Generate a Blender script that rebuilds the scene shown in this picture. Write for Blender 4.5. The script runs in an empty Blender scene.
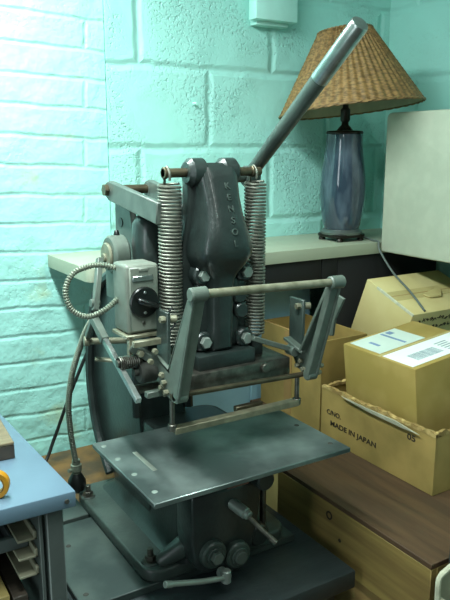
import bpy, bmesh, math, random
from mathutils import Vector, Matrix, Euler
random.seed(7)
S = bpy.context.scene
COL = S.collection
PI = math.pi
LIFT = 1.5          # everything below is written with the eye at height 0; the room is lifted at the end

# ------------------------------------------------------------------ materials
def lin(h):
    c = [int(h[i:i+2], 16)/255 for i in (0, 2, 4)]
    return tuple(x/12.92 if x <= .04045 else ((x+.055)/1.055)**2.4 for x in c) + (1,)

def mat(name, col, rough=.5, metal=0., var=.12, scale=20., bump=0., bscale=80., col2=None, spec=.5, lo=.4, hi=.65, stretch=(1, 1, 1), coat=0.):
    m = bpy.data.materials.new(name); m.use_nodes = True
    nt = m.node_tree; b = nt.nodes['Principled BSDF']
    b.inputs['Roughness'].default_value = rough; b.inputs['Metallic'].default_value = metal
    b.inputs['Specular IOR Level'].default_value = spec
    b.inputs['Coat Weight'].default_value = coat
    c = lin(col)
    tc = nt.nodes.new('ShaderNodeTexCoord')
    mp = nt.nodes.new('ShaderNodeMapping'); mp.inputs['Scale'].default_value = stretch
    nt.links.new(tc.outputs['Object'], mp.inputs['Vector'])
    n = nt.nodes.new('ShaderNodeTexNoise'); n.inputs['Scale'].default_value = scale; n.inputs['Detail'].default_value = 4
    nt.links.new(mp.outputs[0], n.inputs['Vector'])
    r = nt.nodes.new('ShaderNodeValToRGB')
    if col2: c1, c2 = c, lin(col2)
    else:
        c1 = tuple(x*(1-var) for x in c[:3])+(1,); c2 = tuple(min(1, x*(1+var)) for x in c[:3])+(1,)
    r.color_ramp.elements[0].color = c1; r.color_ramp.elements[1].color = c2
    r.color_ramp.elements[0].position = lo; r.color_ramp.elements[1].position = hi
    nt.links.new(n.outputs['Fac'], r.inputs['Fac']); nt.links.new(r.outputs['Color'], b.inputs['Base Color'])
    if bump:
        n2 = nt.nodes.new('ShaderNodeTexNoise'); n2.inputs['Scale'].default_value = bscale; n2.inputs['Detail'].default_value = 3
        nt.links.new(mp.outputs[0], n2.inputs['Vector'])
        bp = nt.nodes.new('ShaderNodeBump'); bp.inputs['Strength'].default_value = bump; bp.inputs['Distance'].default_value = .003
        nt.links.new(n2.outputs['Fac'], bp.inputs['Height']); nt.links.new(bp.outputs['Normal'], b.inputs['Normal'])
    return m

def wall_mat(name, col, rowh, width, mortar, off, tilt=0., pit=.5, dist=.012, lump=.3, stain=None, joint=1.):
    m = bpy.data.materials.new(name); m.use_nodes = True
    nt = m.node_tree; b = nt.nodes['Principled BSDF']; N = nt.nodes.new; L = nt.links.new
    b.inputs['Roughness'].default_value = .42
    tc = N('ShaderNodeTexCoord'); sx = N('ShaderNodeSeparateXYZ'); L(tc.outputs['Object'], sx.inputs[0])
    cb = N('ShaderNodeCombineXYZ')
    ad = N('ShaderNodeMath'); ad.operation = 'ADD'; L(sx.outputs['X'], ad.inputs[0]); L(sx.outputs['Y'], ad.inputs[1])
    L(ad.outputs[0], cb.inputs['X']); L(sx.outputs['Z'], cb.inputs['Y'])
    mp = N('ShaderNodeMapping'); mp.inputs['Location'].default_value = (off[0], off[1], 0); mp.inputs['Rotation'].default_value = (0, 0, tilt)
    L(cb.outputs[0], mp.inputs['Vector'])
    dn = N('ShaderNodeTexNoise'); dn.inputs['Scale'].default_value = 14; dn.inputs['Detail'].default_value = 2
    L(tc.outputs['Object'], dn.inputs['Vector'])
    sub = N('ShaderNodeVectorMath'); sub.operation = 'SUBTRACT'; sub.inputs[1].default_value = (.5, .5, .5); L(dn.outputs['Color'], sub.inputs[0])
    sc = N('ShaderNodeVectorMath'); sc.operation = 'SCALE'; sc.inputs['Scale'].default_value = dist; L(sub.outputs[0], sc.inputs[0])
    av = N('ShaderNodeVectorMath'); av.operation = 'ADD'; L(mp.outputs[0], av.inputs[0]); L(sc.outputs[0], av.inputs[1])
    br = N('ShaderNodeTexBrick'); L(av.outputs[0], br.inputs['Vector'])
    br.inputs['Scale'].default_value = 1; br.inputs['Mortar Size'].default_value = mortar; br.inputs['Mortar Smooth'].default_value = 1.
    br.inputs['Brick Width'].default_value = width; br.inputs['Row Height'].default_value = rowh
    br.inputs['Color1'].default_value = (1, 1, 1, 1); br.inputs['Color2'].default_value = (.75, .75, .75, 1); br.inputs['Mortar'].default_value = (0, 0, 0, 1)
    n1 = N('ShaderNodeTexNoise'); n1.inputs['Scale'].default_value = 150; n1.inputs['Detail'].default_value = 3; L(tc.outputs['Object'], n1.inputs['Vector'])
    n2 = N('ShaderNodeTexNoise'); n2.inputs['Scale'].default_value = 16; n2.inputs['Detail'].default_value = 3; L(tc.outputs['Object'], n2.inputs['Vector'])
    # height: joints + pitting + lumps, in metres
    inv = N('ShaderNodeMath'); inv.operation = 'MULTIPLY'; inv.inputs[1].default_value = -.007*joint; L(br.outputs['Fac'], inv.inputs[0])
    rp = N('ShaderNodeMapRange'); rp.inputs[1].default_value = .15; rp.inputs[2].default_value = .47; rp.inputs[3].default_value = 0; rp.inputs[4].default_value = .005*pit
    L(n1.outputs['Fac'], rp.inputs[0])
    nl = N('ShaderNodeMath'); nl.operation = 'MULTIPLY'; nl.inputs[1].default_value = .012*lump; L(n2.outputs['Fac'], nl.inputs[0])
    # smooth trowelled patches where the pitting is filled with paint
    n3 = N('ShaderNodeTexNoise'); n3.inputs['Scale'].default_value = 5; L(tc.outputs['Object'], n3.inputs['Vector'])
    r3 = N('ShaderNodeMapRange'); r3.inputs[1].default_value = .42; r3.inputs[2].default_value = .6; L(n3.outputs['Fac'], r3.inputs[0])
    pm = N('ShaderNodeMath'); pm.operation = 'MULTIPLY'; L(rp.outputs[0], pm.inputs[0]); L(r3.outputs[0], pm.inputs[1])
    a1 = N('ShaderNodeMath'); a1.operation = 'ADD'; L(inv.outputs[0], a1.inputs[0]); L(pm.outputs[0], a1.inputs[1])
    a2 = N('ShaderNodeMath'); a2.operation = 'ADD'; L(a1.outputs[0], a2.inputs[0]); L(nl.outputs[0], a2.inputs[1])
    bp = N('ShaderNodeBump'); bp.inputs['Strength'].default_value = 1; bp.inputs['Distance'].default_value = 1
    L(a2.outputs[0], bp.inputs['Height']); L(bp.outputs['Normal'], b.inputs['Normal'])
    cr = N('ShaderNodeMixRGB'); c = lin(col); cr.inputs[1].default_value = c; cr.inputs[2].default_value = tuple(x*.88 for x in c[:3])+(1,)
    L(n3.outputs['Fac'], cr.inputs[0])
    out = cr.outputs[0]
    if stain:
        n4 = N('ShaderNodeTexNoise'); n4.inputs['Scale'].default_value = 9; n4.inputs['Detail'].default_value = 5; L(tc.outputs['Object'], n4.inputs['Vector'])
        r4 = N('ShaderNodeMapRange'); r4.inputs[1].default_value = .6; r4.inputs[2].default_value = .72; r4.inputs[4].default_value = .55; L(n4.outputs['Fac'], r4.inputs[0])
        mx = N('ShaderNodeMixRGB'); mx.inputs[2].default_value = lin(stain); L(r4.outputs[0], mx.inputs[0]); L(out, mx.inputs[1]); out = mx.outputs[0]
    L(out, b.inputs['Base Color'])
    return m

def emis(name, col, strength):
    m = bpy.data.materials.new(name); m.use_nodes = True
    b = m.node_tree.nodes['Principled BSDF']; b.inputs['Base Color'].default_value = lin('ffffff')
    b.inputs['Emission Color'].default_value = lin(col); b.inputs['Emission Strength'].default_value = strength
    return m

M = dict(
    block=wall_mat('painted_block', 'a6e2d8', .2, .4, .016, (-.38, -.003), pit=.7, joint=.65, dist=.014, lump=.25),
    brick=wall_mat('painted_brick', 'a6e2d8', .068, .46, .008, (.06, .02), tilt=.04, pit=.2, dist=.012, lump=.75, joint=.3, stain='a9b98a'),
    side=wall_mat('painted_block_side', 'a6e2d8', .2, .4, .016, (-.1, -.003), pit=.4, joint=.5, dist=.014, lump=.25),
    floor=mat('concrete', '5b5a55', .8, bump=.3),
    ceiling=mat('ceiling_paint', 'd8dcd8', .9),
    enamel=mat('dark_enamel', '242c2a', .3, var=.18, scale=30, bump=.15, bscale=160, coat=.15),
    enamel_worn=mat('worn_enamel', '323c38', .4, scale=14, col2='434f49', bump=.2, bscale=120),
    black=mat('black_plastic', '0f1211', .3),
    blackgap=mat('black_paint_and_shade', '0c0f10', .7),  # black paint of the cabinet, and painted shade on the column top
    grey=mat('grey_green_paint', '59645b', .42, var=.12, scale=40, bump=.1),
    greyd=mat('grey_worn_paint', '48514b', .4, scale=35, col2='58615a', bump=.1),
    cream=mat('cream_metal', '82826e', .42, metal=.2, scale=60, col2='686753'),
    boxgrey=mat('switch_box_paint', '666d63', .45, scale=30, col2='747b70'),
    steel=mat('steel', 'a8aeab', .3, metal=.95, var=.15, scale=60),
    dsteel=mat('dark_steel', '6c6a62', .38, metal=.9, var=.3, scale=60),
    spring=mat('spring_steel', '74766b', .48, metal=.55, var=.2, scale=120),
    bolt=mat('bolt_grey', '98a29a', .4, metal=.5, var=.1),
    plate=mat('worn_plate', '566260', .34, metal=.7, scale=9, col2='93a09c', bump=.05, bscale=200, lo=.38, hi=.7),
    plate_edge=mat('bright_metal', 'b4b8ac', .4, metal=.6),
    brassy=mat('worn_brass', '7b7862', .45, metal=.4, var=.2, scale=50),
    bluecab=mat('pale_blue_enamel', '86b0bd', .5, var=.06, scale=12, bump=.05),
    bronze=mat('bronze', '57503f', .42, metal=.7, var=.25, scale=40),
    redbrass=mat('red_brass', '7a5448', .5, metal=.3, var=.3, scale=90),
    conduit=mat('conduit_grey', '747c6d', .45, metal=.35, var=.15, scale=60),
    cord=mat('black_cord', '1b1e1d', .5),
    greycord=mat('grey_cord', '56605c', .5),
    mount=mat('mounting_steel', '333e3c', .5, metal=.3, scale=9, col2='4c5752', bump=.1),
    bench=mat('bench_paint', '20292b', .5, scale=8, col2='2a3334', bump=.2, bscale=60, stretch=(1, 4, 1)),
    brown=mat('rusty_board', '4a3f2b', .75, scale=14, col2='76592f', bump=.35, bscale=70),
    desk=mat('blue_grey_enamel', '62798a', .35, var=.05, scale=8, bump=.05),
    desk_leg=mat('desk_frame', '4e5653', .4, scale=20, var=.1),
    tray=mat('tray_steel', '6b7576', .4, metal=.4, scale=20),
    rail=mat('rail_wood', '8a8873', .5, scale=30),
    darkwood=mat('dark_wood', '38312a', .55, scale=30, col2='463e34', stretch=(1, 6, 1)),
    paleblock=mat('pale_wood', '75684f', .6, scale=30, stretch=(1, 6, 1)),
    orange=mat('orange_tape', 'b27d1b', .35, var=.1),
    shelf=mat('shelf_laminate', 'a0a892', .45, var=.04, scale=6),
    beige=mat('beige_enamel', 'adb3a0', .6, var=.04, scale=30, bump=.08, bscale=200),
    ebox=mat('painted_metal_box', 'b4e8de', .4, var=.03),
    carton=mat('carton', '83703a', .75, scale=9, col2='9f864a', bump=.05),
    carton2=mat('carton_light', '95803f', .75, scale=8, col2='ad9556', bump=.05),
    carton3=mat('carton_pale', 'bdae76', .75, scale=8, col2='c6b983', bump=.05),
    cartond=mat('carton_brown', '8a6d3e', .8, scale=8, col2='9c7f4b', bump=.05),
    cardedge=mat('torn_card', 'b39a60', .85, scale=60, col2='8a723f', lo=.35, hi=.55),
    tape=mat('packing_tape', 'b8aa74', .25, var=.05),
    wood=mat('crate_wood', '8f7a42', .65, scale=7, col2='6f5a30', bump=.1, bscale=30, stretch=(1, .35, 6)),
    woodtop=mat('crate_top', '46331f', .7, scale=10, col2='584128', bump=.15, bscale=30, stretch=(5, .5, 1)),
    palewood=mat('pale_crate', 'b7a468', .65, scale=8, col2='a6925a'),
    greycard=mat('grey_card', '8f8f78', .8, scale=20, col2='a3a28b'),
    greyedge=mat('grey_card_edge', 'bcbda4', .85, scale=60, var=.15),
    dark=mat('dark_card', '33352f', .8, scale=20),
    ink=mat('ink', '2c2415', .8),
    label=mat('paper_label', 'e3e9e6', .5, var=.02),
    label2=mat('paper_label_grey', 'c3d0c6', .5, var=.03),
    print=mat('label_print', '93a2a6', .6),
    printblue=mat('label_blue', '6f87a8', .6),
    vase=mat('vase_glaze', '2c3a47', .12, scale=22, col2='5b6b77', stretch=(1, 1, .35), coat=.6, lo=.45, hi=.75),
    brassdark=mat('dark_brass', '26231d', .35, metal=.6),
    pewter=mat('pewter', '7e8784', .3, metal=.8),
    liner=mat('shade_liner', 'a9a283', .8),
    white=mat('white_housing', 'd9ddd9', .5),
)

def wicker():
    m = bpy.data.materials.new('wicker'); m.use_nodes = True
    nt = m.node_tree; b = nt.nodes['Principled BSDF']; N = nt.nodes.new; L = nt.links.new
    b.inputs['Roughness'].default_value = .6
    tc = N('ShaderNodeTexCoord'); n = N('ShaderNodeTexNoise'); n.inputs['Scale'].default_value = 130; n.inputs['Detail'].default_value = 3
    mp = N('ShaderNodeMapping'); mp.inputs['Scale'].default_value = (.6, .6, 1.6); L(tc.outputs['Object'], mp.inputs['Vector']); L(mp.outputs[0], n.inputs['Vector'])
    r = N('ShaderNodeValToRGB'); r.color_ramp.elements[0].color = lin('614a27'); r.color_ramp.elements[1].color = lin('927243')
    r.color_ramp.elements[0].position = .38; r.color_ramp.elements[1].position = .62
    L(n.outputs['Fac'], r.inputs['Fac']); L(r.outputs[0], b.inputs['Base Color'])
    return m
M['wicker'] = wicker()

# ------------------------------------------------------------------ mesh helpers
def bm_new(): return bmesh.new()

def box(bm, x0, x1, y0, y1, z0, z1, bev=0., seg=2, mtx=None):
    t = bmesh.new()
    vs = [t.verts.new((x, y, z)) for x in (x0, x1) for y in (y0, y1) for z in (z0, z1)]
    for f in ((0, 1, 3, 2), (4, 6, 7, 5), (0, 4, 5, 1), (2, 3, 7, 6), (0, 2, 6, 4), (1, 5, 7, 3)): t.faces.new([vs[i] for i in f])
    if bev: bmesh.ops.bevel(t, geom=t.edges[:], offset=bev, segments=seg, profile=.5, affect='EDGES')
    if mtx: t.transform(mtx)
    merge(bm, t)

def merge(bm, t):
    me = bpy.data.meshes.new('tmp'); t.to_mesh(me); t.free(); bm.from_mesh(me); bpy.data.meshes.remove(me)

def frame(d):
    d = Vector(d).normalized()
    u = Vector((0, 0, 1)) if abs(d.z) < .9 else Vector((1, 0, 0))
    a = d.cross(u).normalized(); return a, d.cross(a).normalized()

def cyl(bm, p, q, r, r2=None, n=20, bev=0.):
    """solid cylinder / cone from p to q, optionally with softened rims"""
    p, q = Vector(p), Vector(q); r2 = r if r2 is None else r2
    d = (q-p); L = d.length; d.normalize(); a, b = frame(d)
    prof = [(0, 0), (0, r), (L, r2), (L, 0)] if not bev else [(0, 0), (0, r-bev), (bev, r), (L-bev, r2), (L, r2-bev), (L, 0)]
    rings = []
    t = bmesh.new()
    for (h, rr) in prof:
        c = p+d*h
        if rr < 1e-7: rings.append([t.verts.new(c)])
        else: rings.append([t.verts.new(c+(a*math.cos(2*PI*i/n)+b*math.sin(2*PI*i/n))*rr) for i in range(n)])
    skin(t, rings); merge(bm, t)

def skin(t, rings, close=True):
    for A, B in zip(rings, rings[1:]):
        n = max(len(A), len(B)); last = n if close else n-1
        for i in range(last):
            j = (i+1) % n
            if len(A) == 1: t.faces.new((A[0], B[j], B[i]))
            elif len(B) == 1: t.faces.new((A[i], A[j], B[0]))
            else: t.faces.new((A[i], A[j], B[j], B[i]))
    bmesh.ops.recalc_face_normals(t, faces=t.faces[:])

def lathe(bm, prof, c=(0, 0, 0), n=40, mtx=None, rfun=None):
    t = bmesh.new(); rings = []
    for k, (r, z) in enumerate(prof):
        if r < 1e-6: rings.append([t.verts.new((c[0], c[1], c[2]+z))])
        else:
            rings.append([t.verts.new((c[0]+(r+(rfun(k, i) if rfun else 0))*math.cos(2*PI*i/n), c[1]+(r+(rfun(k, i) if rfun else 0))*math.sin(2*PI*i/n), c[2]+z)) for i in range(n)])
    skin(t, rings)
    if mtx: t.transform(mtx)
    merge(bm, t)

def smooth_path(pts, k=8):
    pts = [Vector(p) for p in pts]; out = []
    for i in range(len(pts)-1):
        p0 = pts[max(i-1, 0)]; p1 = pts[i]; p2 = pts[i+1]; p3 = pts[min(i+2, len(pts)-1)]
        for j in range(k):
            t = j/k
            out.append(.5*((2*p1)+(p2-p0)*t+(2*p0-5*p1+4*p2-p3)*t*t+(3*p1-p0-3*p2+p3)*t**3))
    out.append(pts[-1]); return out

def tube(bm, pts, r, n=10, cap=True):
    """swept round tube; r may be a function of the fraction along the path"""
    pts = [Vector(p) for p in pts]; t = bmesh.new(); rings = []; a = None
    for i, p in enumerate(pts):
        d = (pts[min(i+1, len(pts)-1)]-pts[max(i-1, 0)]).normalized()
        if a is None: a, b = frame(d)
        else:
            a = (a-d*a.dot(d)).normalized()
        b = d.cross(a)
        rr = r(i/(len(pts)-1)) if callable(r) else r
        rings.append([t.verts.new(p+(a*math.cos(2*PI*j/n)+b*math.sin(2*PI*j/n))*rr) for j in range(n)])
    if cap:
        rings = [[t.verts.new(pts[0])]]+rings+[[t.verts.new(pts[-1])]]
    skin(t, rings); merge(bm, t)

def ribbed(bm, pts, r, pitch=.0044, depth=.26, n=10):
    """flexible armoured conduit: a tube with a ring at every pitch"""
    pts = smooth_path(pts, 12)
    L = [0]
    for a, b in zip(pts, pts[1:]): L.append(L[-1]+(b-a).length)
    N = int(L[-1]/pitch*3); out = []; k = 0
    for i in range(N+1):
        s = L[-1]*i/N
        while k < len(L)-2 and L[k+1] < s: k += 1
        f = (s-L[k])/max(1e-9, L[k+1]-L[k]); out.append(pts[k].lerp(pts[k+1], f))
    tube(bm, out, lambda f: r*(1-depth*(1 if int(round(f*N)) % 3 == 0 else 0)), n)

def prism(bm, poly, axis, a, b, bev=0., seg=2):
    """polygon extruded along an axis. axis x: poly is (y,z); y: (x,z); z: (x,y)"""
    t = bmesh.new()
    def P(u, v, w): return {'x': (w, u, v), 'y': (u, w, v), 'z': (u, v, w)}[axis]
    A = [t.verts.new(P(u, v, a)) for u, v in poly]; B = [t.verts.new(P(u, v, b)) for u, v in poly]
    t.faces.new(A); t.faces.new(B[::-1]); n = len(poly)
    for i in range(n): t.faces.new((A[i], B[i], B[(i+1) % n], A[(i+1) % n]))
    bmesh.ops.recalc_face_normals(t, faces=t.faces[:])
    if bev:
        es = [e for e in t.edges if len(e.link_faces) == 2 and e.calc_face_angle() > .5]
        bmesh.ops.bevel(t, geom=es, offset=bev, segments=seg, profile=.5, affect='EDGES', clamp_overlap=True)
    merge(bm, t)

def bar(bm, p, q, w, h, up=(0, 0, 1), bev=.0012):
    """rectangular bar from p to q, w wide across and h thick along up"""
    p, q = Vector(p), Vector(q); d = (q-p).normalized(); up = Vector(up); s = d.cross(up).normalized(); u = s.cross(d)
    m = Matrix((( *s, 0), (*d, 0), (*u, 0), (0, 0, 0, 1))).transposed(); m.translation = p
    box(bm, -w/2, w/2, 0, (q-p).length, -h/2, h/2, bev, 1, m)

def arc(cx, cy, r, a0, a1, n=10):
    return [(cx+r*math.cos(math.radians(a0+(a1-a0)*i/n)), cy+r*math.sin(math.radians(a0+(a1-a0)*i/n))) for i in range(n+1)]

def rrect(x0, x1, y0, y1, r, n=6):
    return arc(x1-r, y1-r, r, 0, 90, n)+arc(x0+r, y1-r, r, 90, 180, n)+arc(x0+r, y0+r, r, 180, 270, n)+arc(x1-r, y0+r, r, 270, 360, n)

def hexbolt(bm, p, d, r, h, washer=0.):
    p = Vector(p); d = Vector(d).normalized()
    if washer: cyl(bm, p, p+d*.0018, washer, n=20); p = p+d*.0018
    cyl(bm, p, p+d*h, r, r*.97, 6, .0008)

def worldloc(o):
    return (worldloc(o.parent) if o.parent else Vector((0, 0, 0)))+o.location

def obj(name, bm, m, parent=None, smooth=True, label=None, local=False, mats=None):
    me = bpy.data.meshes.new(name)
    if parent is not None and not local: bm.transform(Matrix.Translation(-worldloc(parent)))
    bmesh.ops.recalc_face_normals(bm, faces=bm.faces[:])
    bm.to_mesh(me); bm.free()
    for mm in (mats or [m]): me.materials.append(mm)
    if smooth:
        me.shade_smooth(); me.set_sharp_from_angle(angle=math.radians(38))
    o = bpy.data.objects.new(name, me); COL.objects.link(o)
    if parent is not None: o.parent = parent
    if label: o['label'] = label
    return o

def tag(o, label, cat, group=None, kind=None):
    o['label'] = label; o['category'] = cat
    if group: o['group'] = group
    if kind: o['kind'] = kind
    return o

def thing(name, label, cat, loc, rot=(0, 0, 0), group=None):
    o = bpy.data.objects.new(name, None); o.empty_display_size = .05; COL.objects.link(o)
    o.location = loc; o.rotation_euler = rot
    return tag(o, label, cat, group)

def single(name, bm, m, label, cat, org=None, smooth=True):
    """a thing that is one mesh, its origin moved to org"""
    if org is not None: bm.transform(Matrix.Translation(-Vector(org)))
    o = obj(name, bm, m, None, smooth)
    if org is not None: o.location = org
    return tag(o, label, cat)

def struct(name, bm, m, mats=None, smooth=False):
    o = obj(name, bm, m, None, smooth, mats=mats); o['kind'] = 'structure'; return o

def text_mesh(body, size, depth=.0006):
    c = bpy.data.curves.new('t', 'FONT'); c.body = body; c.size = size; c.extrude = depth; c.align_x = 'CENTER'; c.align_y = 'CENTER'; c.offset = size*.012
    o = bpy.data.objects.new('t', c); COL.objects.link(o)
    me = bpy.data.meshes.new_from_object(o)
    t = bmesh.new(); t.from_mesh(me)
    bpy.data.objects.remove(o); bpy.data.meshes.remove(me); bpy.data.curves.remove(c)
    return t

def put_text(bm, body, size, pos, right, up, depth=.0006, sx=1.):
    right = Vector(right).normalized(); up = Vector(up); up = (up-right*up.dot(right)).normalized(); nrm = right.cross(up)
    t = text_mesh(body, size, depth)
    m = Matrix(((*right, 0), (*up, 0), (*nrm, 0), (0, 0, 0, 1))).transposed(); m.translation = Vector(pos)
    t.transform(m @ Matrix.Diagonal((sx, 1, 1, 1))); merge(bm, t)

# ------------------------------------------------------------------ the room
WY, WX, FZ, CZ = 1.631, 1.585, -1.5, 1.0
SEAM = .666
bm = bm_new()
box(bm, -2.2, SEAM-.002, WY+.006, WY+.18, FZ, CZ)
for f in bm.faces: f.material_index = 1
b2 = bm_new(); box(b2, SEAM, WX+.2, WY, WY+.18, FZ, CZ); merge(bm, b2)
struct('wall_back', bm, None, [M['block'], M['brick']])
bm = bm_new(); box(bm, WX, WX+.18, -1.2, WY, FZ, CZ); struct('wall_right', bm, M['side'])
bm = bm_new(); box(bm, -2.2, WX+.2, -1.2, WY+.2, FZ-.1, FZ); struct('floor', bm, M['floor'])
bm = bm_new(); box(bm, -2.2, WX+.2, -1.2, WY+.2, CZ, CZ+.1); struct('ceiling', bm, M['ceiling'])

# small metal conduit box on the wall
t = thing('junction_box', 'turquoise painted metal junction box high on the block wall', 'electrical box', (1.12, WY, .33))
bm = bm_new(); box(bm, 1.062, 1.196, 1.578, 1.614, .332, .60, .003); obj('cover', bm, M['ebox'], t)
bm = bm_new(); box(bm, 1.078, 1.182, 1.60, WY, .322, .59, .002); obj('back_box', bm, M['ebox'], t)
bm = bm_new(); cyl(bm, (.905, WY+.004, .118), (.905, WY-.012, .116), .005, .004, 10, .001)
single('wall_plug', bm, M['ebox'], 'small painted plug sticking out of a wall block', 'plug', (.905, WY, .117))

# counter shelf along the back wall and what hangs below it
SZ = -.247
bm = bm_new()
poly = [(.497, WY-.001), (.4965, 1.60), (.503, 1.395)]+arc(.525, 1.397, .022, 180, 270, 6)+[(WX-.002, 1.375), (WX-.002, WY-.001)]
prism(bm, poly, 'z', SZ-.030, SZ, .008, 3)
single('wall_shelf', bm, M['shelf'], 'long cream laminate shelf along the back wall under the lamp', 'shelf', (1.0, 1.5, SZ-.03))
t = thing('under_shelf_cabinet', 'black cabinet unit under the cream shelf behind the cartons', 'cabinet', (1.25, 1.5, FZ))
for a, b in ((.93, 1.143), (1.146, 1.199)):
    bm = bm_new(); box(bm, a, b, 1.385, 1.625, -.336, SZ-.031, .001); obj('drawer_box', bm, M['blackgap'], t)
bm = bm_new(); box(bm, 1.20, 1.578, 1.385, 1.400, FZ, SZ-.031, .002); obj('front_panel', bm, M['blackgap'], t)

# beige cabinet on the right wall
t = thing('beige_wall_cabinet', 'large beige metal cabinet at the right with a rounded corner beside the lamp', 'cabinet', (1.46, 1.1, -.27))
bm = bm_new()
prism(bm, [(1.372, -.272), (.70, -.272), (.70, .094)]+arc(1.357, .079, .015, 90, 0, 5), 'x', 1.338, WX-.002, .005, 3)
obj('body', bm, M['beige'], t)

# ------------------------------------------------------------------ table lamp
LX, LY = 1.283, 1.472
t = thing('table_lamp', 'table lamp with a wicker shade and a blue marbled vase base on the cream shelf', 'lamp', (LX, LY, SZ))
bm = bm_new()
sq = []
for i in range(48):
    a = 2*PI*i/48; r = .052+.013*abs(math.cos(2*a+PI/2))**3
    sq.append((LX+r*math.cos(a), LY+r*math.sin(a)))
prism(bm, sq, 'z', SZ+.010, SZ+.019, .002, 1)
for k in range(4):
    a = PI/4+k*PI/2; x, y = LX+.053*math.cos(a), LY+.053*math.sin(a)
    cyl(bm, (x, y, SZ), (x, y, SZ+.012), .010, .008, 14, .002)
obj('foot', bm, M['brassdark'], t)
bm = bm_new(); lathe(bm, [(0, .018), (.056, .018), (.058, .024), (.053, .030), (.049, .033), (0, .033)], (LX, LY, SZ)); obj('collar', bm, M['pewter'], t, label='pewter collar')
bm = bm_new()
lathe(bm, [(0, .032), (.047, .032), (.052, .045), (.058, .075), (.0625, .12), (.0625, .15), (.059, .19), (.053, .23), (.050, .26), (.0495, .285), (.048, .290), (0, .290)], (LX, LY, SZ), 48)
obj('vase_body', bm, M['vase'], t, label='blue marbled glazed vase body')
bm = bm_new(); lathe(bm, [(0, .288), (.049, .288), (.050, .292), (.048, .296), (.022, .298), (.016, .306), (.010, .312), (.009, .318), (.013, .325), (.013, .352), (.008, .358), (.006, .53), (0, .53)], (LX, LY, SZ), 32); obj('neck', bm, M['brassdark'], t)
# shade: woven frustum, tilted a little up to the right
tm = Matrix.Translation((LX-.008, LY-.030, SZ+.352)) @ Euler((math.radians(-5.5), math.radians(-4.0), 0)).to_matrix().to_4x4()
NB, NR = 54, 40
prof = [(.189-(.189-.070)*k/NR, .0+.197*k/NR) for k in range(NR+1)]
def weave(k, i):
    s = i//8
    return .0018*math.cos(2*PI*(i % 8)/8)+.0009*(1 if (k+s) % 2 else -1)
bm = bm_new(); lathe(bm, prof, n=NB*8, rfun=weave, mtx=tm)
sh = obj('lamp_shade', bm, M['wicker'], t, label='woven wicker cone shade')
bm = bm_new(); lathe(bm, [(.1855, .001), (.0665, .196)], n=64, mtx=tm); obj('shade_liner', bm, M['liner'], sh, label='plain inside of the shade')
bm = bm_new()
for (r, z, rr) in ((.189, 0, .0032), (.070, .197, .003)):
    N = 120
    for ph in (0, PI):
        pts = [Vector(((r+.0016*math.cos(40*2*PI*i/N/2+ph))*math.cos(2*PI*i/N), (r+.0016*math.cos(40*2*PI*i/N/2+ph))*math.sin(2*PI*i/N), z+.0016*math.sin(40*2*PI*i/N/2+ph))) for i in range(N+1)]
        tube(bm, [tm @ p for p in pts], rr*.8, 6, False)
obj('rim_braid', bm, M['wicker'], sh)
bm = bm_new()
for k in range(3):
    a = k*2*PI/3
    tube(bm, [tm @ Vector((.006*math.cos(a), .006*math.sin(a), .182)), tm @ Vector((.068*math.cos(a), .068*math.sin(a), .194))], .0016, 6)
obj('spider', bm, M['brassdark'], sh)
bm = bm_new()
tube(bm, smooth_path([(LX+.052, LY-.005, SZ+.006), (LX+.075, LY-.02, SZ+.003), (1.335, 1.40, SZ+.003), (1.332, 1.374, SZ+.002), (1.326, 1.362, SZ-.02), (1.318, 1.30, -.318), (1.30, 1.22, -.353), (1.278, 1.148, -.3865)], 8), .0028, 8)
obj('power_lead', bm, M['greycord'], t)

# ------------------------------------------------------------------ workbench and mounting plates
BZ = -.755
t = thing('workbench', 'dark painted wooden workbench under the press, its back board worn brown', 'workbench', (.55, 1.2, FZ))
bm = bm_new(); box(bm, .318, .797, .840, 1.345, BZ-.036, BZ, .003); obj('front_board', bm, M['bench'], t)
bm = bm_new(); box(bm, .318, .797, 1.347, 1.622, BZ-.036, BZ, .003); obj('back_board', bm, M['brown'], t, label='brown worn board at the back')
bm = bm_new(); box(bm, .36, .775, .87, .895, BZ-.12, BZ-.036, .002); obj('apron', bm, M['bench'], t)
for x in (.36, .72):
    for y in (.895, 1.54):
        bm = bm_new(); box(bm, x, x+.05, y, y+.05, FZ, BZ-.036, .003); obj('leg', bm, M['bench'], t)

t = thing('mounting_plate', 'scratched steel mounting plate between the press base and the bench', 'plate', (.55, 1.1, BZ))
bm = bm_new(); box(bm, .325, .760, .978, 1.250, BZ, -.7408, .0015, 1); obj('sheet', bm, M['mount'], t)
for (x, y) in ((.366, 1.17), (.342, 1.012), (.73, 1.015)):
    bm = bm_new(); cyl(bm, (x, y, -.7412), (x, y, -.7396), .0050, .0045, 14, .0006); obj('screw', bm, M['dark'], t, label='dark screw head')
bm = bm_new(); box(bm, .325, .443, 1.264, 1.343, BZ, -.741, .0015, 1)
single('steel_strip', bm, M['mount'], 'narrow steel strip on the bench behind the mounting plate', 'plate', (.384, 1.30, BZ))

# ------------------------------------------------------------------ the stamping press
CX = .590
P = thing('hot_stamping_press', 'dark green hand lever stamping press with two tall springs on the workbench', 'press', (CX, 1.15, -.74))
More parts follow.
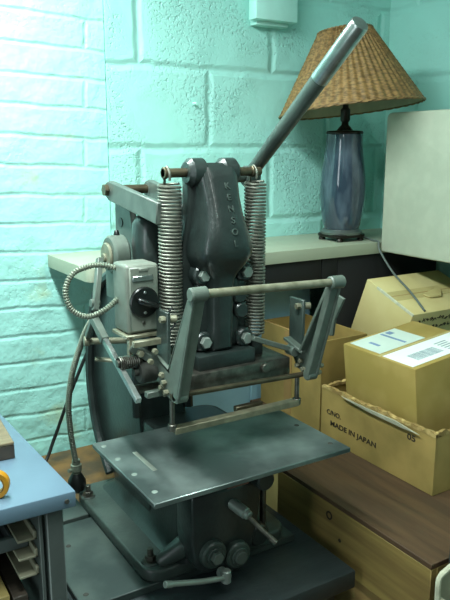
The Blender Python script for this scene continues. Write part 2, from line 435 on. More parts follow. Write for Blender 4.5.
# base slab with lobes
bm = bm_new()
prism(bm, rrect(.440, .742, .972, 1.345, .035), 'z', -.740, -.716, .005, 3)
cyl(bm, (.462, 1.008, -.718), (.462, 1.008, -.713), .017, .016, 20, .001)
cyl(bm, (.452, 1.290, -.718), (.452, 1.290, -.713), .015, .014, 20, .001)
obj('base', bm, M['enamel_worn'], P)
for (x, y) in ((.462, 1.008), (.452, 1.290)):
    bm = bm_new(); hexbolt(bm, (x, y, -.7135), (0, 0, 1), .0100, .0085, .0125); cyl(bm, (x, y, -.706), (x, y, -.690), .0055, n=12, bev=.0006)
    obj('anchor_bolt', bm, M['dsteel'], P)
# pedestal with a flared foot
bm = bm_new(); t2 = bmesh.new(); rings = []
for (z, w, y0, y1) in ((-.717, .108, .968, 1.335), (-.709, .096, .975, 1.325), (-.697, .088, .98, 1.312), (-.67, .083, .982, 1.30), (-.63, .081, .982, 1.28), (-.58, .081, .965, 1.25), (-.545, .082, .94, 1.22), (-.509, .082, .92, 1.16)):
    rings.append([t2.verts.new((x, y, z)) for x, y in rrect(.598-w, .598+w*.95, y0, y1, .03, 5)])
skin(t2, rings); t2.faces.new(rings[0]); t2.faces.new(rings[-1]); merge(bm, t2)
ped = obj('pedestal', bm, M['enamel'], P)
bm = bm_new(); cyl(bm, (.468, .992, -.712), (.53, .985, -.688), .012, .022, 20, .006); obj('foot_rib', bm, M['enamel_worn'], ped)
# column: C frame seen from its left side
bm = bm_new()
prof = [(1.11, -.72), (1.27, -.72), (1.30, -.68), (1.365, -.605), (1.396, -.50), (1.385, -.40), (1.36, -.33), (1.315, -.27), (1.25, -.235), (1.10, -.235), (1.10, -.335), (1.11, -.35), (1.145, -.40), (1.15, -.48), (1.135, -.58), (1.11, -.66)]
prism(bm, prof, 'x', .512, .612, .006, 3)
col = obj('column', bm, M['enamel'], P)
for x in (.506, .618):
    bm = bm_new(); pts = smooth_path([(x, y, z) for y, z in prof[2:9]], 6); tube(bm, pts, .010, 8); obj('column_flange', bm, M['enamel'], col)
    bm = bm_new(); pts = smooth_path([(x, y, z) for y, z in [(1.147, -.50), (1.148, -.47), (1.145, -.40), (1.11, -.35)]], 6); tube(bm, pts, .009, 8); obj('column_flange', bm, M['enamel'], col)
# column top blackened as painted shade, then rounded housing behind the head
bm = bm_new(); prism(bm, [(1.10, -.24), (1.24, -.24), (1.20, -.16), (1.15, -.11), (1.10, -.10)], 'x', .522, .60, .004); obj('shaded_column_top', bm, M['blackgap'], P, label='column top painted black as shade under the toggle links')
bm = bm_new()
box(bm, .528, .652, 1.018, 1.12, -.335, -.085, .018, 4)
lathe(bm, [(0, -.20), (.034, -.20), (.036, -.16), (.034, -.125), (.026, -.112), (.012, -.106), (0, -.105)], (.516, 1.085, 0), 24)
obj('arm_housing', bm, M['enamel'], P)
bm = bm_new(); lathe(bm, [(0, -.108), (.014, -.108), (.013, -.098), (.008, -.092), (0, -.091)], (.512, 1.083, 0), 20); obj('oil_cup', bm, M['cream'], P, label='pale oil cup')
# head casting
bm = bm_new()
def halfsec(w, yf, z, yb=1.02, n=32, e=4.6):
    out = []
    for i in range(n+1):
        a = PI*i/n; c, s = math.cos(a), math.sin(a)
        d = abs(s)**(2/e); out.append((CX-w*(1-.08*d)*math.copysign(abs(c)**(2/e), c), yb-(yb-yf)*d, z))
    return out
t2 = bmesh.new(); rings = []
HS = ((-.021, .040, .988), (-.028, .045, .977), (-.050, .0425, .969), (-.075, .041, .961), (-.095, .042, .954), (-.115, .045, .947), (-.135, .0515, .941), (-.153, .0565, .938), (-.168, .0575, .939), (-.180, .054, .945), (-.190, .048, .951), (-.199, .039, .957), (-.210, .031, .961), (-.226, .027, .963), (-.30, .026, .964), (-.330, .028, .966), (-.3365, .026, .972))
for (z, w, yf) in HS:
    rings.append([t2.verts.new(p) for p in halfsec(w, yf, z, 1.03)])
skin(t2, rings, False); merge(bm, t2)
for (a, b) in ((.538, .574), (.598, .634)):
    cyl(bm, (a, 1.0, -.0365), (b, 1.0, -.0365), .0235, n=32, bev=.007)
head = obj('head_casting', bm, M['enamel'], P)
bm = bm_new()
out = [(.541, -.05), (.541, -.085), (.536, -.12), (.529, -.155), (.524, -.19), (.524, -.338), (.654, -.338), (.654, -.19), (.650, -.155), (.643, -.12), (.637, -.085), (.637, -.05), (.62, -.035), (.56, -.035)]
prism(bm, out, 'y', .995, 1.022, .006, 3)
box(bm, .548, .632, .983, 1.0, -.335, -.18, .006, 3)
BOLTS = [(.556, -.2035), (.640, -.2045), (.558, -.318), (.640, -.3215)]
for x, z in BOLTS: cyl(bm, (x, 1.0, z), (x, .976, z), .0185, .017, 24, .003)
for x, z in ((.63, -.245), (.633, -.272)): cyl(bm, (x, 1.0, z), (x, .975, z), .015, .014, 20, .003)
obj('face_plate', bm, M['enamel'], P)
for x, z in BOLTS:
    bm = bm_new(); hexbolt(bm, (x, .976, z), (0, -1, 0), .0102, .009); obj('bolt', bm, M['bolt'], P)
# raised cast lettering running down the front of the head
bm = bm_new()
def yfront(z):
    pts = [(z, y) for z, w, y in HS]
    for (z0, y0), (z1, y1) in zip(pts, pts[1:]):
        if z1 <= z <= z0: return y0+(y1-y0)*(z-z0)/(z1-z0)
    return .939
for k, ch in enumerate('KENSOL'):
    z = -.058-.0182*k
    up = Vector((0, yfront(z+.005)-yfront(z-.005), .01))
    put_text(bm, ch, .0150, (CX+.006, yfront(z)-.0006, z), (1, 0, 0), up, .0012)
obj('raised_lettering', bm, M['enamel_worn'], head, smooth=False, label='raised KENSOL lettering down the front')
# cross pin and springs
bm = bm_new(); cyl(bm, (.497, 1.0, -.0365), (.684, 1.0, -.0365), .0075, n=20, bev=.001)
cyl(bm, (.497, 1.0, -.0365), (.504, 1.0, -.0365), .0095, n=20, bev=.001); cyl(bm, (.664, 1.0, -.0365), (.670, 1.0, -.0365), .010, n=20, bev=.001)
obj('cross_pin', bm, M['bronze'], P)
def spring(x, z0, z1, turns):
    bm = bm_new(); R = .0175; n = 14; pts = []
    for i in range(turns*n+1):
        a = 2*PI*i/n; f = i/(turns*n)
        pts.append((x+R*math.cos(a), 1.0+R*math.sin(a), z0+(z1-z0)*f))
    tube(bm, pts, .0024, 6)
    # end hooks
    tube(bm, smooth_path([(x, 1.0+R, z0), (x-.002, 1.012, z0+.006), (x-.004, 1.010, z0+.018), (x-.004, 1.0, z0+.027), (x-.004, .990, z0+.018), (x-.003, .992, z0+.006)], 5), .0022, 6)
    tube(bm, smooth_path([(x+R, 1.0, z1), (x+.01, 1.0, z1-.006), (x, 1.0, z1-.010), (x, 1.0, z1-.022)], 5), .0022, 6)
    obj('spring', bm, M['spring'], P)
spring(.508, -.054, -.318, 46); spring(.674, -.054, -.322, 46)
# ram and heated die holder
bm = bm_new()
box(bm, .535, .648, .955, 1.035, -.362, -.336, .003)
obj('ram', bm, M['enamel'], P)
bm = bm_new(); box(bm, .478, .716, .945, 1.045, -.396, -.361, .003)
dh = obj('die_holder', bm, M['dsteel'], P)
bm = bm_new(); cyl(bm, (.661, .947, -.372), (.661, .940, -.372), .0085, n=18, bev=.001); obj('screw', bm, M['dsteel'], dh)
for x in (.508, .674):
    bm = bm_new(); box(bm, x-.012, x+.012, .988, 1.012, -.362, -.335, .002); obj('spring_lug', bm, M['enamel'], P)
# hand lever
def lev(f): return Vector((.690+.008*f, 1.046-.270*f, -.048+.221*f))
bm = bm_new(); tube(bm, [lev(0), lev(.3), lev(.695)], lambda f: .0115+.0022*f, 20); lv = obj('lever', bm, M['enamel_worn'], P)
bm = bm_new(); tube(bm, [lev(.69), lev(.72), lev(.99), lev(1.0)], lambda f: .0142 if f < .9 else .0128, 20); obj('lever_grip', bm, M['steel'], lv, label='bare steel end of the lever')
bm = bm_new(); cyl(bm, (.678, 1.044, -.046), (.706, 1.044, -.046), .018, n=24, bev=.003); cyl(bm, (.64, 1.044, -.046), (.690, 1.044, -.046), .011, n=20); obj('lever_hub', bm, M['enamel_worn'], P)
# rear links
for x in (.488, .566):
    bm = bm_new(); bar(bm, (x, 1.196, -.073), (x, .995, -.100), .012, .036, (0, 0, 1), .002); cyl(bm, (x-.0065, 1.196, -.073), (x+.0065, 1.196, -.073), .016, n=24, bev=.002); obj('toggle_link', bm, M['greyd'], P)
bm = bm_new(); cyl(bm, (.478, 1.196, -.072), (.58, 1.196, -.072), .0085, n=18, bev=.001); cyl(bm, (.474, 1.196, -.072), (.482, 1.196, -.072), .0115, n=6, bev=.001); obj('link_pin', bm, M['bronze'], P)
bm = bm_new()
prism(bm, [(1.208, -.085), (1.168, -.085), (1.14, -.105), (1.125, -.17), (1.13, -.25), (1.20, -.25), (1.21, -.17)], 'x', .500, .512, .002, 1)
br = obj('link_bracket', bm, M['greyd'], P)
bm = bm_new(); cyl(bm, (.4985, 1.182, -.131), (.503, 1.182, -.131), .009, n=18); obj('bore', bm, M['black'], br)
# drum housing on the left
bm = bm_new()
cyl(bm, (.452, 1.128, -.180), (.482, 1.128, -.180), .034, n=32, bev=.004)
box(bm, .456, .480, 1.095, 1.158, -.26, -.18, .004)
dr = obj('drum', bm, M['grey'], P)
bm = bm_new(); cyl(bm, (.447, 1.131, -.183), (.453, 1.131, -.183), .024, n=28, bev=.002); cyl(bm, (.443, 1.134, -.186), (.449, 1.134, -.186), .008, n=14, bev=.001); obj('drum_disc', bm, M['cream'], dr, label='cream disc on the drum')
bm = bm_new(); cyl(bm, (.468, 1.128, -.150), (.468, 1.128, -.138), .006, .004, 10, .001); obj('knob', bm, M['black'], dr, label='small black knob')
# thermostat switch box
bm = bm_new(); box(bm, .425, .483, .992, 1.048, -.291, -.178, .006, 3); sb = obj('switch_box', bm, M['boxgrey'], P, label='grey painted switch box')
bm = bm_new()
box(bm, .430, .4785, .9895, .9935, -.287, -.182, .002, 1)
obj('cover_plate', bm, M['boxgrey'], sb)
bm = bm_new(); box(bm, .4345, .4705, .9865, .9905, -.2045, -.1955, .0014, 1); obj('name_slot', bm, M['steel'], sb, label='bright raised slot')
bm = bm_new(); box(bm, .446, .462, .9880, .9905, -.189, -.184, .0008, 1); obj('embossed_mark', bm, M['boxgrey'], sb)
bm = bm_new(); cyl(bm, (.4535, .991, -.239), (.4535, .984, -.239), 0.025, n=36, bev=.0015); dl = obj('dial', bm, M['black'], sb, label='round black dial')
bm = bm_new(); bar(bm, (.4395, .982, -.2325), (.4735, .978, -.2475), .009, .016, (0, -1, 0), .003); obj('dial_handle', bm, M['black'], dl)
for z in (-.2225, -.2555):
    bm = bm_new(); cyl(bm, (.4535, .985, z), (.4535, .9825, z), .0026, n=10, bev=.0005); obj('dial_screw', bm, M['steel'], dl)
bm = bm_new(); cyl(bm, (.4525, .990, -.273), (.4525, .9875, -.273), .0032, n=12, bev=.0006); obj('screw', bm, M['dsteel'], sb)
# foil frame: two arms, rods, guides
for x, dz in ((.476, 0), (.735, -.008)):
    bm = bm_new(); wx = x-.0085 if x < .6 else x+.006
    prism(bm, [(.845, -.207), (.859, -.207), (.932, -.338), (.978, -.328), (.976, -.352), (.955, -.380), (.915, -.389), (.898, -.376)], 'x', wx-.002, wx+.002, .001, 1)
    bar(bm, (x, .852, -.200), (x, .910, -.380), .022, .013, (0, -1, .3))
    bar(bm, (x-.002, .863, -.214), (x-.002, .931, -.340), .017, .006, (0, 1, .42))
    bar(bm, (x-.002, .926, -.342), (x-.002, .980, -.328), .017, .006, (0, 0, 1))
    cyl(bm, (x-.014, .851, -.204), (x+.014, .851, -.204), .0108, n=24, bev=.002)
    cyl(bm, (x-.0105, .911, -.379), (x+.0105, .911, -.379), .010, n=20, bev=.002)
    bm.transform(Matrix.Translation((0, 0, dz)))
    a = obj('frame_arm', bm, M['grey'], P)
    bl = [(x-.010 if x < .6 else x+.004, y, z+dz, -1) for (y, z) in ((.940, -.362), (.933, -.376), (.950, -.373))]
    if x > .6: bl += [(x+.010, y, z+dz, 1) for (y, z) in ((.905, -.376), (.90, -.362))]
    for (u, y, z, d) in bl:
        bm = bm_new(); hexbolt(bm, (u, y, z), (d, 0, 0), .0045, .008); obj('arm_bolt', bm, M['cream'], a)
bm = bm_new(); cyl(bm, (.466, .851, -.204), (.740, .851, -.212), .0066, n=20); obj('top_rod', bm, M['cream'], P, label='pale brass rod across the top of the frame')
bm = bm_new(); cyl(bm, (.465, .922, -.380), (.740, .922, -.389), .0045, n=16); obj('lower_rod', bm, M['bronze'], P)
for x, z0, z1 in ((.472, -.39, -.443), (.722, -.393, -.447)):
    bm = bm_new(); cyl(bm, (x, .932, z0), (x, .932, z1), .0042, n=14); cyl(bm, (x, .932, z1+.012), (x, .932, z1), .0075, n=14, bev=.001); obj('guide_post', bm, M['dsteel'], P)
bm = bm_new(); box(bm, .474, .722, .924, .940, -.448, -.437, .001, 1); obj('guide_bar', bm, M['brassy'], P)
bm = bm_new(); box(bm, .60, .655, .9405, .952, -.442, -.432, .001, 1); obj('guide_stop', bm, M['bronze'], P)
# link from lower right bolt to the right arm, and brackets behind
bm = bm_new(); bar(bm, (.646, .962, -.320), (.727, .955, -.352), .010, .009, (0, 0, 1)); cyl(bm, (.727, .966, -.353), (.727, .944, -.353), .0095, n=18, bev=.001); obj('tie_link', bm, M['grey'], P)
for x, zt in ((.474, -.25), (.742, -.26)):
    bm = bm_new(); box(bm, x-.003, x+.003, .942, .982, -.345, zt, .001, 1); b0 = obj('side_bracket', bm, M['enamel_worn'], P)
    bm = bm_new(); hexbolt(bm, (x-.003, .952, zt-.012), (-1, 0, 0), .006, .008); cyl(bm, (x-.003, .952, zt-.012), (x+.016, .945, zt-.012), .006, n=14, bev=.001); obj('bracket_bolt', bm, M['cream'], b0)
bm = bm_new(); prism(bm, [(.878, -.250), (.905, -.244), (.935, -.252), (.942, -.29), (.925, -.325), (.905, -.322), (.90, -.29)], 'x', .777, .782, .001, 1)
cyl(bm, (.742, .92, -.30), (.779, .92, -.30), .005, n=12); obj('reel_plate', bm, M['grey'], P)
# foil feed linkage under the switch box
bm = bm_new()
box(bm, .420, .490, .985, 1.045, -.297, -.291, .001, 1)
box(bm, .472, .482, .962, .972, -.395, -.297, .0015, 1)
box(bm, .424, .430, .985, .995, -.345, -.293, .001, 1)
box(bm, .424, .482, .965, .975, -.306, -.296, .001, 1)
obj('feed_bracket', bm, M['cream'], P)
bm = bm_new(); bar(bm, (.427, .985, -.308), (.472, .968, -.340), .010, .014, (0, -.3, 1)); obj('feed_arm', bm, M['grey'], P)
bm = bm_new(); box(bm, .440, .478, .955, .967, -.390, -.380, .001, 1); obj('feed_foot', bm, M['grey'], P)
bm = bm_new(); cyl(bm, (.438, .985, -.352), (.468, .985, -.352), .020, n=28, bev=.003); cyl(bm, (.43, .985, -.352), (.476, .985, -.352), .007, n=14); obj('ratchet_wheel', bm, M['dark'], P)
bm = bm_new()
pts = [(.405+.034*i/140, .985+.010*math.cos(2*PI*i/14), -.333+.010*math.sin(2*PI*i/14)) for i in range(141)]
tube(bm, pts, .0014, 6); cyl(bm, (.402, .985, -.333), (.444, .985, -.333), .006, n=14); obj('return_spring', bm, M['dsteel'], P)
for (x, y, z, r) in ((.446, .957, -.328, .005), (.463, .953, -.352, .005), (.466, .95, -.368, .0055), (.437, .975, -.318, .006), (.458, .965, -.315, .005)):
    bm = bm_new(); hexbolt(bm, (x, y, z), (0, -1, 0), r, .008); obj('feed_screw', bm, M['cream'], P)
bm = bm_new(); tube(bm, smooth_path([(.477, .985, -.315), (.483, .972, -.318), (.487, .968, -.328), (.492, .964, -.336), (.485, .962, -.343)], 6), .0035, 8); obj('heater_lead', bm, M['rail'], P, label='pale insulated lead')
bm = bm_new(); tube(bm, smooth_path([(.497, .975, -.25), (.486, .972, -.262), (.500, .970, -.275), (.488, .970, -.29), (.490, .972, -.31)], 6), .0018, 6); obj('thin_wire', bm, M['cord'], P, label='thin black wire')
bm = bm_new()
bar(bm, (.409, 1.105, -.279), (.409, 1.050, -.311), .013, .014, (0, 0, 1)); bar(bm, (.409, 1.09, -.268), (.436, 1.13, -.185), .010, .012, (0, -1, 0)); bar(bm, (.409, 1.10, -.282), (.418, 1.16, -.33), .008, .010, (0, 0, 1))
cyl(bm, (.404, 1.098, -.256), (.42, 1.098, -.256), .0075, n=16, bev=.001)
cr = obj('crank_socket', bm, M['grey'], P)
bm = bm_new(); bar(bm, (.409, 1.055, -.308), (.409, .920, -.376), .009, .010, (0, 0, 1), .0008); obj('crank_bar', bm, M['steel'], cr, label='bare steel square bar')
bm = bm_new(); cyl(bm, (.418, 1.16, -.34), (.50, 1.14, -.345), .006, n=14, bev=.001); cyl(bm, (.412, 1.162, -.34), (.422, 1.16, -.34), .009, n=14, bev=.001); obj('side_rod', bm, M['cream'], P)
bm = bm_new(); bar(bm, (.420, 1.13, -.366), (.475, 1.10, -.372), .012, .005, (0, 0, 1)); obj('slotted_tab', bm, M['cream'], P)
bm = bm_new(); cyl(bm, (.43, 1.0, -.388), (.48, 1.0, -.388), .008, n=14, bev=.001); obj('spacer', bm, M['dsteel'], P)
# conduits
bm = bm_new(); ribbed(bm, [(.426, 1.035, -.188), (.410, 1.042, -.183), (.388, 1.048, -.183), (.358, 1.048, -.193), (.344, 1.045, -.220), (.352, 1.042, -.250), (.378, 1.040, -.264), (.405, 1.035, -.255), (.426, 1.03, -.238)], .0050); obj('conduit_loop', bm, M['conduit'], P, label='ribbed conduit looping out of the switch box')
bm = bm_new(); ribbed(bm, [(.440, 1.16, -.290), (.434, 1.20, -.325), (.428, 1.23, -.37), (.418, 1.255, -.43), (.416, 1.28, -.50), (.424, 1.30, -.57), (.436, 1.315, -.640)], .0062); cd = obj('conduit_drop', bm, M['conduit'], P, label='ribbed conduit hanging behind the column')
bm = bm_new(); c = (.438, 1.318, 0)
lathe(bm, [(0, -.640), (.0085, -.640), (.0085, -.650), (.0115, -.651), (.0115, -.664), (.0095, -.665), (.0095, -.672), (0, -.672)], c, 24)
cyl(bm, (c[0]-.018, c[1]-.004, -.660), (c[0]-.01, c[1], -.662), .004, n=10); obj('conduit_clamp', bm, M['conduit'], cd)
bm = bm_new(); lathe(bm, [(0, -.670), (.0095, -.670), (.013, -.676), (.0185, -.686), (.0195, -.697), (.0165, -.707), (0, -.707)], c, 24); obj('plug', bm, M['black'], cd, label='black bell shaped plug')
bm = bm_new(); cyl(bm, (c[0], c[1], -.705), (c[0], c[1], -.716), .005, n=12); obj('plug_pin', bm, M['dsteel'], cd)
# work table of the press
t2 = bmesh.new(); bm = bm_new(); box(bm, .388, .761, .828, 1.076, -.5085, -.5, .0012, 1)
tb = obj('work_plate', bm, M['plate'], P, label='wide flat steel work plate')
for (x, y) in ((.401, 1.055), (.402, .995), (.4025, .93), (.405, .862), (.738, 1.04), (.741, .955), (.742, .86)):
    bm = bm_new(); cyl(bm, (x, y, -.5012), (x, y, -.4996), .0055, .0045, 16); obj('countersunk_screw', bm, M['bolt'] if x < .5 else M['dark'], tb)
bm = bm_new(); box(bm, .4325, .4405, .925, 1.005, -.5003, -.4993, .0003, 1); obj('bright_inlaid_strip', bm, M['plate_edge'], tb, label='bright strip')  # thin bright strip let into the plate top
bm = bm_new(); box(bm, .522, .668, .93, 1.05, -.575, -.5086, .006, 2); box(bm, .535, .650, .885, .95, -.535, -.5086, .004, 2); kt = obj('table_support', bm, M['enamel'], P)
bm = bm_new(); box(bm, .540, .583, .874, .888, -.540, -.516, .002, 1); obj('gib', bm, M['redbrass'], kt, label='reddish brass gib')
bm = bm_new(); cyl(bm, (.640, .905, -.565), (.640, .955, -.565), .018, n=22, bev=.003); obj('side_boss', bm, M['enamel'], kt)
# knee with lobes, bosses and clamp handles
bm = bm_new()
prism(bm, [(.505, -.57), (.505, -.66)]+arc(.545, -.688, .036, 175, 285, 8)+arc(.594, -.706, .032, 250, 350, 8)+[(.640, -.66), (.650, -.57)], 'y', .93, .99, .007, 3)
kn = obj('knee', bm, M['enamel'], P)
for (x, z, r) in ((.543, -.684, .026), (.592, -.700, .026)):
    bm = bm_new(); cyl(bm, (x, .94, z), (x, .918, z), r, r*.95, 28, .003); cyl(bm, (x, .92, z), (x, .914, z), r*.62, n=24, bev=.001); obj('boss', bm, M['enamel_worn'], kn)
bm = bm_new(); cyl(bm, (.655, .975, -.695), (.655, .945, -.695), .022, .021, 24, .003); obj('boss', bm, M['enamel'], kn)
bm = bm_new(); hexbolt(bm, (.543, .915, -.684), (0, -1, 0), .0115, .009); obj('bolt', bm, M['greyd'], kn)
bm = bm_new(); cyl(bm, (.592, .915, -.700), (.592, .909, -.700), .012, n=22, bev=.001); obj('bolt', bm, M['greyd'], kn)
bm = bm_new(); cyl(bm, (.584, .94, -.601), (.595, .900, -.611), .0105, n=18, bev=.002); cyl(bm, (.592, .912, -.606), (.597, .894, -.613), .0085, n=18, bev=.002); h1 = obj('clamp_handle', bm, M['bolt'], kn, label='pale clamp handle at the upper right')
bm = bm_new(); tube(bm, [(.594, .905, -.611), (.610, .885, -.632), (.626, .863, -.652)], .0042, 12); cyl(bm, (.622, .868, -.648), (.629, .859, -.656), .0052, n=12, bev=.001); obj('handle_rod', bm, M['dsteel'], h1)
bm = bm_new(); cyl(bm, (.558, .925, -.722), (.556, .900, -.719), .0095, n=18, bev=.002); cyl(bm, (.557, .905, -.732), (.557, .905, -.708), .0085, n=18, bev=.002); h2 = obj('clamp_handle', bm, M['bolt'], kn, label='pale clamp handle at the bottom')
bm = bm_new(); tube(bm, [(.556, .904, -.722), (.50, .893, -.703), (.432, .882, -.677)], .0048, 12); cyl(bm, (.442, .8835, -.681), (.428, .8815, -.6755), .0058, n=12, bev=.001); obj('handle_rod', bm, M['bolt'], h2)
bm = bm_new(); cyl(bm, (.688, .985, -.717), (.688, .985, -.508), .006, n=16); obj('stop_rod', bm, M['dsteel'], P)

# black cord dropping behind the press
bm = bm_new(); tube(bm, smooth_path([(.548, 1.47, -.42), (.532, 1.50, -.48), (.508, 1.52, -.55), (.487, 1.54, -.62), (.462, 1.55, -.69), (.430, 1.54, -.742), (.36, 1.50, -.7475), (.33, 1.46, -.7475)], 8), .0042, 8)
single('power_cord', bm, M['cord'], 'black power cord hanging against the brick wall behind the press', 'cord', (.46, 1.52, -.75))

# ------------------------------------------------------------------ steel desk at the left
t = thing('steel_desk', 'blue grey steel desk with open tray runners at the lower left', 'desk', (.10, 1.15, FZ))
DZ = -.5
bm = bm_new()
prism(bm, [(-.45, .940), (.306, .927), (.284, 1.38), (-.45, 1.39)], 'z', DZ-.026, DZ, .003, 2)
top = obj('desk_top', bm, M['desk'], t)
bm = bm_new(); cyl(bm, (.291, .9285, -.513), (.291, .9245, -.513), .0035, n=12); obj('hole', bm, M['dark'], top)
for (x, y) in ((.262, .938), (.250, 1.34), (-.42, .95), (-.42, 1.34)):
    bm = bm_new(); box(bm, x, x+.026, y, y+.028, FZ, DZ-.027, .002, 1); obj('leg', bm, M['desk_leg'], t)
bm = bm_new(); box(bm, -.40, .255, 1.33, 1.345, -1.0, DZ-.03, .001, 1); obj('back_panel', bm, M['desk_leg'], t)
bm = bm_new(); box(bm, .252, .2575, .945, 1.33, -1.0, DZ-.03, .001, 1); obj('side_panel', bm, M['desk_leg'], t)
for k in range(3):
    z = -.574-.030*k
    bm = bm_new(); box(bm, .222, .2515, .956, 1.32, z-.004, z, .001, 1); box(bm, .2465, .2515, .956, 1.32, z-.004, z+.010, .001, 1); obj('runner', bm, M['rail'], t, label='pale tray runner')
for k, (z0, z1, yy, m) in enumerate(((-.572, -.538, 1.01, 'desk_leg'), (-.604, -.580, .985, 'tray'))):
    bm = bm_new(); box(bm, -.39, .246, yy, yy+.008, z0, z1, .002, 1); box(bm, -.39, .221, yy+.008, 1.31, z0, z0+.003); box(bm, .218, .221, yy+.008, 1.31, z0, z1)
    obj('tray', bm, M[m], t)
for i in range(5):
    x = .232-.026*i
    bm = bm_new(); box(bm, x-.022, x, .955+.006*(i % 2), 1.20, -.690, -.664+.004*(i % 3), .0015, 1)
    m = ('darkwood', 'palewood', 'paleblock', 'palewood', 'darkwood')[i]
    obj('furniture_strip', bm, M[m], t, label='wooden strip lying in the desk')
bm = bm_new(); box(bm, -.39, .24, .95, 1.32, -.70, -.692); obj('lower_shelf', bm, M['desk_leg'], t)
t = thing('wooden_block', 'dark wooden block with a paler top on the blue desk', 'block', (.199, 1.14, DZ), (0, 0, math.radians(-3)))
bm = bm_new(); box(bm, -.11, .062, -.050, .085, 0, .024, .0015, 1); obj('block_body', bm, M['darkwood'], t, local=True)
bm = bm_new(); box(bm, -.11, .062, -.050, .085, .0242, .029, .0012, 1); obj('block_top', bm, M['paleblock'], t, local=True, label='paler top board')
t = thing('tape_roll', 'orange tape roll standing on its edge on the blue desk', 'tape roll', (.198, .968, DZ))
t.rotation_euler = (0, 0, math.radians(-25))
bm = bm_new()
def ringp(bm, ro, ri, w, zc):
    lathe(bm, [(ri, -w/2), (ro-.001, -w/2), (ro, -w/2+.001), (ro, w/2-.001), (ro-.001, w/2), (ri, w/2), (ri, -w/2)], n=40, mtx=Matrix.Translation((0, 0, zc)) @ Euler((PI/2, 0, 0)).to_matrix().to_4x4())
ringp(bm, .0215, .0145, .012, .0216); obj('tape', bm, M['orange'], t, local=True)
bm = bm_new(); ringp(bm, .0144, .0125, .012, .0216); obj('core', bm, M['cartond'], t, local=True)

# ------------------------------------------------------------------ crates
CE = -.668
def crate(name, label, x0, x1, y0, y1, z0, z1, side, topm, cat='crate'):
    t = thing(name, label, cat, ((x0+x1)/2, (y0+y1)/2, z0), group='wooden crates beside the bench')
    th = .014
    for a, b in ((x0, x0+th), (x1-th, x1)):
        bm = bm_new(); box(bm, a, b, y0, y1, z0, z1, .0012, 1); obj('side_board', bm, M[side], t)
    for a, b in ((y0, y0+th), (y1-th, y1)):
        bm = bm_new(); box(bm, x0+th, x1-th, a, b, z0, z1, .0012, 1); obj('end_board', bm, M[side], t)
    bm = bm_new(); box(bm, x0, x1, y0, y1, z1, z1+.010, .001, 1)
    obj('lid', bm, M[topm], t)
    return t
c1 = crate('wooden_crate', 'yellow wooden crate with a ringed knot hole and a dark lid beside the bench', .822, 1.30, .690, 1.122, -.800, CE-.011, 'wood', 'woodtop')
bm = bm_new()
lathe(bm, [(.0055, -.001), (.009, -.001), (.009, .0008), (.0055, .0008), (.0055, -.001)], n=24, mtx=Matrix.Translation((.822, .948, -.704)) @ Euler((0, PI/2, 0)).to_matrix().to_4x4()); obj('ring_mark', bm, M['ink'], c1, label='dark ring mark')
bm = bm_new(); cyl(bm, (.8226, .915, -.742), (.8214, .915, -.742), .004, n=10); obj('knot', bm, M['ink'], c1, label='small dark knot')
crate('wooden_crate', 'pale crate half hidden behind the press at bench height', .99, 1.19, 1.135, 1.486, -.95, CE-.011, 'palewood', 'woodtop')
crate('wooden_crate', 'tall brown crate on the floor under the yellow crate', .835, 1.30, .700, 1.122, FZ, -.811, 'cartond', 'cartond')
crate('wooden_crate', 'low brown crate on the floor under the pale crate', .995, 1.185, 1.14, 1.486, FZ, -.961, 'cartond', 'cartond')

# ------------------------------------------------------------------ cartons
def sheet(bm, p, q, z0, z1, th, n=40, jag=.0, nrm=None):
    """upright card wall from p to q (xy), its top edge torn by jag"""
    p, q = Vector((*p, 0)), Vector((*q, 0)); d = (q-p).normalized(); nn = Vector((-d.y, d.x, 0))*th
    t = bmesh.new(); A, B, C2, D = [], [], [], []
    off = 0
    for i in range(n+1):
        f = i/n; b = p.lerp(q, f); off = off*.6+random.uniform(-1, 1)*jag
        bow = nn.normalized()*(.004*math.sin(PI*f)) if jag else Vector()
        A.append(t.verts.new(b+Vector((0, 0, z0)))); B.append(t.verts.new(b-bow*0+Vector((0, 0, z1+off))))
        C2.append(t.verts.new(b+nn+Vector((0, 0, z1+off*.5)))); D.append(t.verts.new(b+nn+Vector((0, 0, z0))))
    skin(t, [A, B, C2, D, A], False); t.faces.new((A[0], B[0], C2[0], D[0])); t.faces.new((A[-1], B[-1], C2[-1], D[-1])); merge(bm, t)

# A: torn open carton with printing, left face towards the press
rotA = math.radians(1.5)
A = thing('open_carton', 'torn open carton stamped MADE IN JAPAN on the yellow crate', 'carton', (.975, 1.00, CE+.0001), (0, 0, 0))
AX0, AX1, AY0, AY1, AZ = 1.0, 1.275, .850, 1.195, CE
bm = bm_new(); box(bm, AX0+.006, AX1-.006, AY0+.006, AY1-.006, AZ+.0002, AZ+.004); obj('bottom', bm, M['carton'], A)
TZ = AZ+.126
for name, p, q in (('side_panel', (AX0, AY1), (AX0, AY0)), ('end_panel', (AX0+.0055, AY0+.0003), (AX1-.0055, AY0+.0003)), ('side_panel', (AX1, AY0), (AX1, AY1)), ('end_panel', (AX1-.0055, AY1-.0003), (AX0+.0055, AY1-.0003))):
    bm = bm_new(); sheet(bm, p, q, AZ+.0002, TZ, .005, 60, .0022); pn = obj(name, bm, M['carton'], A, smooth=False)
    bm = bm_new(); sheet(bm, (p[0]+(q[1]-p[1])*.003, p[1]), (q[0]+(q[1]-p[1])*.003, q[1]), TZ-.004, TZ+.003, .009, 60, .0034); obj('torn_edge', bm, M['cardedge'], pn, smooth=False, label='torn ragged edge')
bm = bm_new()
prism(bm, [(1.12, TZ-.001), (1.04, TZ-.002), (.95, TZ-.001), (.885, TZ-.009), (.93, TZ-.011), (1.03, TZ-.010), (1.10, TZ-.005)], 'x', AX0-.008, AX0-.005, .001, 1); obj('torn_strip', bm, M['greycard'], A, label='peeling pale strip of card')
X = AX0-.0006; dn = (0, -1, 0); up = (0, 0, 1)
